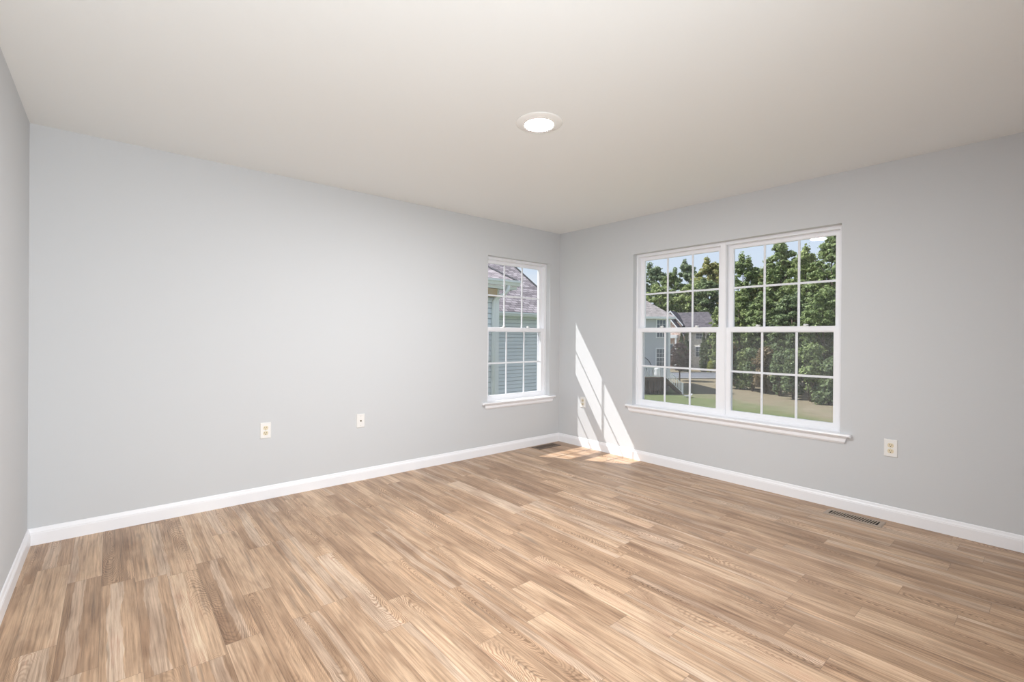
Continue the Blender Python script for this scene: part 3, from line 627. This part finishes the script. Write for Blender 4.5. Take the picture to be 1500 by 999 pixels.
def gable(root, a0, a1, y0, zb, zt, wm, rm, depth):
    am = (a0 + a1) / 2; ev = 0.35; k = (zt - zb) / ((a1 - a0) / 2)
    MB().prism([(a0, zb), (a1, zb), (am, zt - 0.2)], 'y', y0, y0 + 0.25).build('gable_wall', wm, root)
    MB().box(a0, a1, y0, y0 + depth, 0, zb).build('brick_wall', wm, root)
    slab((a0 - ev, y0 - 0.3, zb - ev * k), (am, y0 - 0.3, zt), (am, y0 + depth, zt), (a0 - ev, y0 + depth, zb - ev * k)).build('roof_slope', rm, root, lambda c: (c.y, math.hypot(c.x - am, c.z)))
    slab((am, y0 - 0.3, zt), (a1 + ev, y0 - 0.3, zb - ev * k), (a1 + ev, y0 + depth, zb - ev * k), (am, y0 + depth, zt)).build('roof_slope', rm, root, lambda c: (c.y, math.hypot(c.x - am, c.z)))
    for s, ae in ((-1, a0 - ev), (1, a1 + ev)):
        slab((ae, y0 - 0.36, zb - ev * k + 0.04), (am, y0 - 0.36, zt + 0.04), (am, y0 - 0.30, zt + 0.04), (ae, y0 - 0.30, zb - ev * k + 0.04), 0.26).build('rake_board', XTRIM, root)
gable(hC, -4.4, 0.1, -1.6, zc(2.0), zc(4.75), BRICK, ROOF_C, 4.5)
gable(hC, -4.0, -0.6, 0.4, zc(3.6), zc(5.55), BRICK, ROOF_C, 3.0)
gable(hC, 4.2, 8.8, -0.8, zc(2.0), zc(4.6), TANBRICK, ROOF_C, 5.0)
house_window(hC, 1.75, 2.85, -0.02, zc(0.95), zc(1.95), 2, 2); house_window(hC, 1.75, 2.80, -0.02, zc(-1.85), zc(-0.15), 2, 4)
house_window(hC, -3.0, -1.2, -1.62, zc(-1.6), zc(0.2), 3, 2)
mb = MB(); mb.box(-4.1, -0.4, -2.6, -1.6, zc(1.1), zc(1.6)); mb.build('porch_beam', XTRIM, hC)
for a in (-3.9, -2.3, -0.6): MB().box(a - 0.12, a + 0.12, -2.55, -2.31, 0, zc(1.1)).build('porch_column', XTRIM, hC)

# ------------------------------------------------------------------ trees and shrubs
def leaves(name, mat, parent, blobs, n, size, seed, up=0.3):
    """leaf blades scattered through the shells of ellipsoid clumps"""
    r = np.random.default_rng(seed)
    B = np.array([(*b[0], *b[1]) for b in blobs]); wgt = (B[:, 3] * B[:, 5]); wgt = wgt / wgt.sum()
    idx = r.choice(len(B), n, p=wgt)
    d = r.normal(size=(n, 3)); d /= np.linalg.norm(d, axis=1)[:, None]
    rad = np.clip(0.82 + 0.36 * r.normal(size=n), 0.1, 1.9)
    P = B[idx, :3] + d * B[idx, 3:] * rad[:, None]
    nrm = d + r.normal(size=(n, 3)) * 0.55; nrm[:, 2] += up; nrm /= np.linalg.norm(nrm, axis=1)[:, None]
    t = np.cross(nrm, r.normal(size=(n, 3))); t /= np.linalg.norm(t, axis=1)[:, None]; b = np.cross(nrm, t)
    s = size * (0.6 + 0.8 * r.random(n))[:, None]
    q = np.stack([P - t * s, P + b * s * 0.55 + nrm * s * 0.12, P + t * s, P - b * s * 0.55 + nrm * s * 0.12], 1).reshape(-1, 3)
    me = bpy.data.meshes.new(name); me.vertices.add(4 * n); me.vertices.foreach_set('co', q.astype(np.float32).ravel())
    me.loops.add(4 * n); me.loops.foreach_set('vertex_index', np.arange(4 * n, dtype=np.int32))
    me.polygons.add(n); me.polygons.foreach_set('loop_start', np.arange(0, 4 * n, 4, dtype=np.int32))
    me.update(); me.validate(); me.materials.append(mat)
    o = bpy.data.objects.new(name, me); COL.objects.link(o); o.parent = parent; return o

def px2u(px, d): return (px - 750) / 690.36 * d
def py2z(py, d): return 1.232 + (494.8 - py) / 690.36 * d

def tree(name, px, d, top, hw, mat, label, seed, bottom=None, nleaf=9000, size=0.2, group='trees beyond the lawn', trunkw=0.18):
    rr = random.Random(seed); zt = py2z(top, d) - GZ; W = hw / 690.36 * d; zb = 0.16 * zt if bottom is None else py2z(bottom, d) - GZ
    o = tag(empty(name, wp(px2u(px, d), d, GZ)), label, 'tree', group)
    blobs = []; hc = zt - zb
    for k in range(280):
        t = rr.random() ** 0.9; a = rr.random() * 2 * math.pi
        prof = max(0.12, 1 - abs(1.75 * t - 0.75) ** 2.4) ** 0.5 * (1.0 if t > 0.4 else 0.8 + 0.5 * t)
        rad = 1.12 * W * prof * (0.2 + 0.72 * math.sqrt(rr.random())); br = W * (0.085 + 0.10 * rr.random()) * (1.15 - 0.4 * t)
        blobs.append(((rad * math.cos(a), rad * math.sin(a), zb + hc * (0.03 + 0.93 * t)), (br, br, br * 0.65)))
    for k in range(4):
        a = rr.random() * 6.28; blobs.append(((0.25 * W * math.cos(a), 0.25 * W * math.sin(a), zt - hc * (0.02 + 0.05 * k)), (W * 0.13, W * 0.13, hc * 0.05)))
    size *= 0.62; nleaf = int(nleaf * 3.2)
    leaves('foliage', mat, o, blobs, nleaf, size, seed)
    tb = MB(); tb.tube([(0, 0, -0.1), (0.05, 0.03, zb), (0.1, -0.05, zb + hc * 0.45), (0.0, 0.05, zt - hc * 0.15)], trunkw, 8, 0.04)
    for k in range(5):
        a = rr.random() * 6.28; h = zb + hc * (0.1 + 0.13 * k); tb.tube([(0.05, 0, h), (W * 0.35 * math.cos(a), W * 0.35 * math.sin(a), h + hc * 0.12), (W * 0.7 * math.cos(a), W * 0.7 * math.sin(a), h + hc * 0.2)], trunkw * 0.4, 6, 0.02)
    tb.build('trunk', BARK, o)
    return o
def shrub(name, px, d, top, hw, mat, label, seed, nleaf=3500, size=0.13, group='undergrowth along the tree line', cat='shrub'):
    rr = random.Random(seed); zt = py2z(top, d) - GZ; W = hw / 690.36 * d
    o = tag(empty(name, wp(px2u(px, d), d, GZ)), label, cat, group); blobs = []
    for k in range(16):
        a = rr.random() * 6.28; t = rr.random(); rad = W * 0.65 * math.sqrt(rr.random()) * (1.1 - 0.6 * t); br = W * (0.28 + 0.16 * rr.random())
        blobs.append(((rad * math.cos(a), rad * math.sin(a), max(br * 0.7, zt * (0.12 + 0.75 * t))), (br, br, min(br, zt * 0.3))))
    leaves('foliage', mat, o, blobs, nleaf, size, seed)
    tb = MB()
    for k in range(4):
        a = k * 1.6 + rr.random(); tb.tube([(0.05 * math.cos(a), 0.05 * math.sin(a), -0.05), (W * 0.25 * math.cos(a), W * 0.25 * math.sin(a), zt * 0.4), (W * 0.4 * math.cos(a), W * 0.4 * math.sin(a), zt * 0.7)], 0.04, 6, 0.01)
    tb.build('stem', BARK, o)
    return o

# woods behind the houses
tree('woodland_tree', 926, 98, 398, 26, LF_E, 'tall hazy tree behind the pale blue house, left edge of the wide window', 11, size=0.42, nleaf=7000)
tree('woodland_tree', 957, 104, 390, 24, LF_E, 'tall grey green tree rising above the pale blue hip roof', 12, size=0.42, nleaf=7000)
tree('woodland_tree', 983, 98, 398, 20, LF_A, 'tree above the brick gable of the cream house', 13, size=0.40, nleaf=7000)
tree('woodland_tree', 1006, 103, 385, 22, LF_E, 'tall tree in the middle of the left sash, behind the charcoal roof', 14, size=0.42, nleaf=8000)
tree('woodland_tree', 1040, 97, 382, 27, LF_D, 'yellowing tree turning brown at the top, left of the window mullion', 15, size=0.40, nleaf=9000)
tree('woodland_tree', 966, 92, 418, 28, LF_B, 'pale green lower tree just over the pale blue hip roof', 16, size=0.36, nleaf=6000)
tree('woodland_tree', 1012, 92, 414, 29, LF_B, 'bright green lower tree over the charcoal ridge', 17, size=0.36, nleaf=6000)
tree('woodland_tree', 1037, 90, 410, 27, LF_C, 'dark tree behind the right end of the charcoal roof', 18, size=0.36, nleaf=7000)
tree('woodland_tree', 1066, 88, 425, 22, LF_C, 'dark woodland tree hidden behind the window mullion', 19, size=0.36, nleaf=6000)
for i, (px, top, mt, lb) in enumerate([(1108, 398, LF_E, 'hazy tree behind the yellow green one'), (1140, 392, LF_C, 'dark tree filling in behind the loose pointed crown'),
        (1172, 396, LF_A, 'tree filling in behind the rounded crown'), (1206, 390, LF_E, 'hazy tree behind the tallest tree'), (1240, 385, LF_C, 'backmost tree hidden behind the right jamb')]):
    tree('woodland_tree', px, 59 + 0.8 * i, top, 27, mt, lb, 40 + i, size=0.30, nleaf=7000)
# tree line at the edge of the lawn
tree('edge_tree', 1052, 62, 452, 13, LF_B, 'slim light green tree at the right end of the cream house', 20, size=0.24, nleaf=5000)
tree('edge_tree', 1088, 54, 375, 27, LF_A, 'dark green tree at the left of the right sash, sky above it', 21, size=0.24, nleaf=9000)
tree('edge_tree', 1119, 53, 392, 20, LF_D, 'yellow green tree left of the tallest crown', 22, size=0.23, nleaf=8000)
tree('edge_tree', 1143, 50, 352, 28, LF_A, 'tall tree with loose pointed crown in the middle of the right sash', 23, size=0.22, nleaf=10000)
tree('edge_tree', 1180, 46, 366, 30, LF_B, 'rounded green tree between the two tallest crowns', 24, size=0.21, nleaf=10000)
tree('edge_tree', 1218, 42, 342, 32, LF_A, 'tallest tree at the right edge of the wide window', 25, size=0.20, nleaf=11000)
tree('edge_tree', 1258, 39, 335, 34, LF_C, 'dark tree beyond the right jamb of the wide window', 26, size=0.20, nleaf=8000)
tree('edge_tree', 1082, 50, 425, 25, LF_B, 'lower light green tree in front at the left of the right sash', 27, size=0.20, nleaf=9000)
tree('edge_tree', 1118, 47, 432, 26, LF_A, 'lower mid green tree in front of the yellow green one', 28, size=0.19, nleaf=10000)
tree('edge_tree', 1160, 43, 430, 30, LF_C, 'dark green lower tree in front of the rounded crown', 29, size=0.18, nleaf=11000)
tree('edge_tree', 1205, 38.5, 425, 30, LF_A, 'leafy lower tree at the right, branches over the lawn edge', 30, size=0.17, nleaf=12000, bottom=575)
# understory
for i, (px, d, top, hw, mt, lb) in enumerate([
    (1070, 46.0, 490, 16, LF_W, 'brownish bush at the left end of the tree line'),
    (1086, 45.5, 515, 15, LF_B, 'bright green bush second in the tree line'),
    (1103, 43.5, 505, 16, LF_C, 'dark bush in the tree line left of centre'),
    (1122, 41.8, 500, 16, LF_W, 'dry tan bush in the middle of the tree line'),
    (1143, 40.0, 515, 17, LF_C, 'dark low bush right of the dry tan bush'),
    (1163, 38.2, 505, 18, LF_C, 'dark bush under the lower dark tree'),
    (1188, 36.6, 500, 20, LF_A, 'leafy bush with light tips near the right window jamb'),
    (1216, 35.0, 520, 20, LF_C, 'shadowy bush at the right end of the tree line'),
    (1246, 34.0, 500, 22, LF_C, 'bush hidden behind the right window jamb')]):
    shrub('woodland_shrub', px, d + 0.8, top, hw, mt, lb, 60 + i, nleaf=5000, size=0.13)
# garden plants across the street
def column(px, d, top, hw, label, seed, mat=LF_V):
    zt = py2z(top, d) - GZ; W = hw / 690.36 * d; rr = random.Random(seed)
    o = tag(empty('arborvitae', wp(px2u(px, d), d, GZ)), label, 'evergreen', 'columnar evergreens by the cream house')
    blobs = [((rr.uniform(-.15, .15) * W, rr.uniform(-.15, .15) * W, zt * (0.08 + 0.88 * k / 13)), (W * (1.0 if k < 8 else 1.0 - 0.13 * (k - 7)), ) * 2 + (zt * 0.07,)) for k in range(14)]
    leaves('foliage', mat, o, blobs, 4500, 0.14, seed, 0.5); MB().tube([(0, 0, -0.1), (0, 0, zt * 0.5)], 0.06, 6).build('trunk', BARK, o)
column(998.0, 69.5, 489, 4.2, 'left of two dark columnar evergreens behind the purple tree', 80)
column(1006.0, 69.0, 490, 4.4, 'right of two dark columnar evergreens behind the purple tree', 81)
column(1031.0, 69.5, 489, 4.0, 'taller sunlit columnar evergreen right of the cream wall window', 82)
column(1037.5, 68.6, 490, 4.6, 'dark columnar evergreen next to the round lime bush', 83)
tree('purple_plum_tree', 996, 54.5, 503, 15, LF_P, 'bare looking purple leaved tree at the near side of the street', 84, bottom=543, nleaf=4200, size=0.10, group=None, trunkw=0.09)
shrub('round_bush', 1041, 67.8, 525, 6.5, LF_Y, 'round lime green bush at the foot of the evergreens', 85, nleaf=3500, size=0.09, group=None)
shrub('foundation_shrub', 1047, 70.5, 505, 6, LF_E, 'pale green shrub behind the round lime bush', 86, nleaf=2500, size=0.13, group=None)
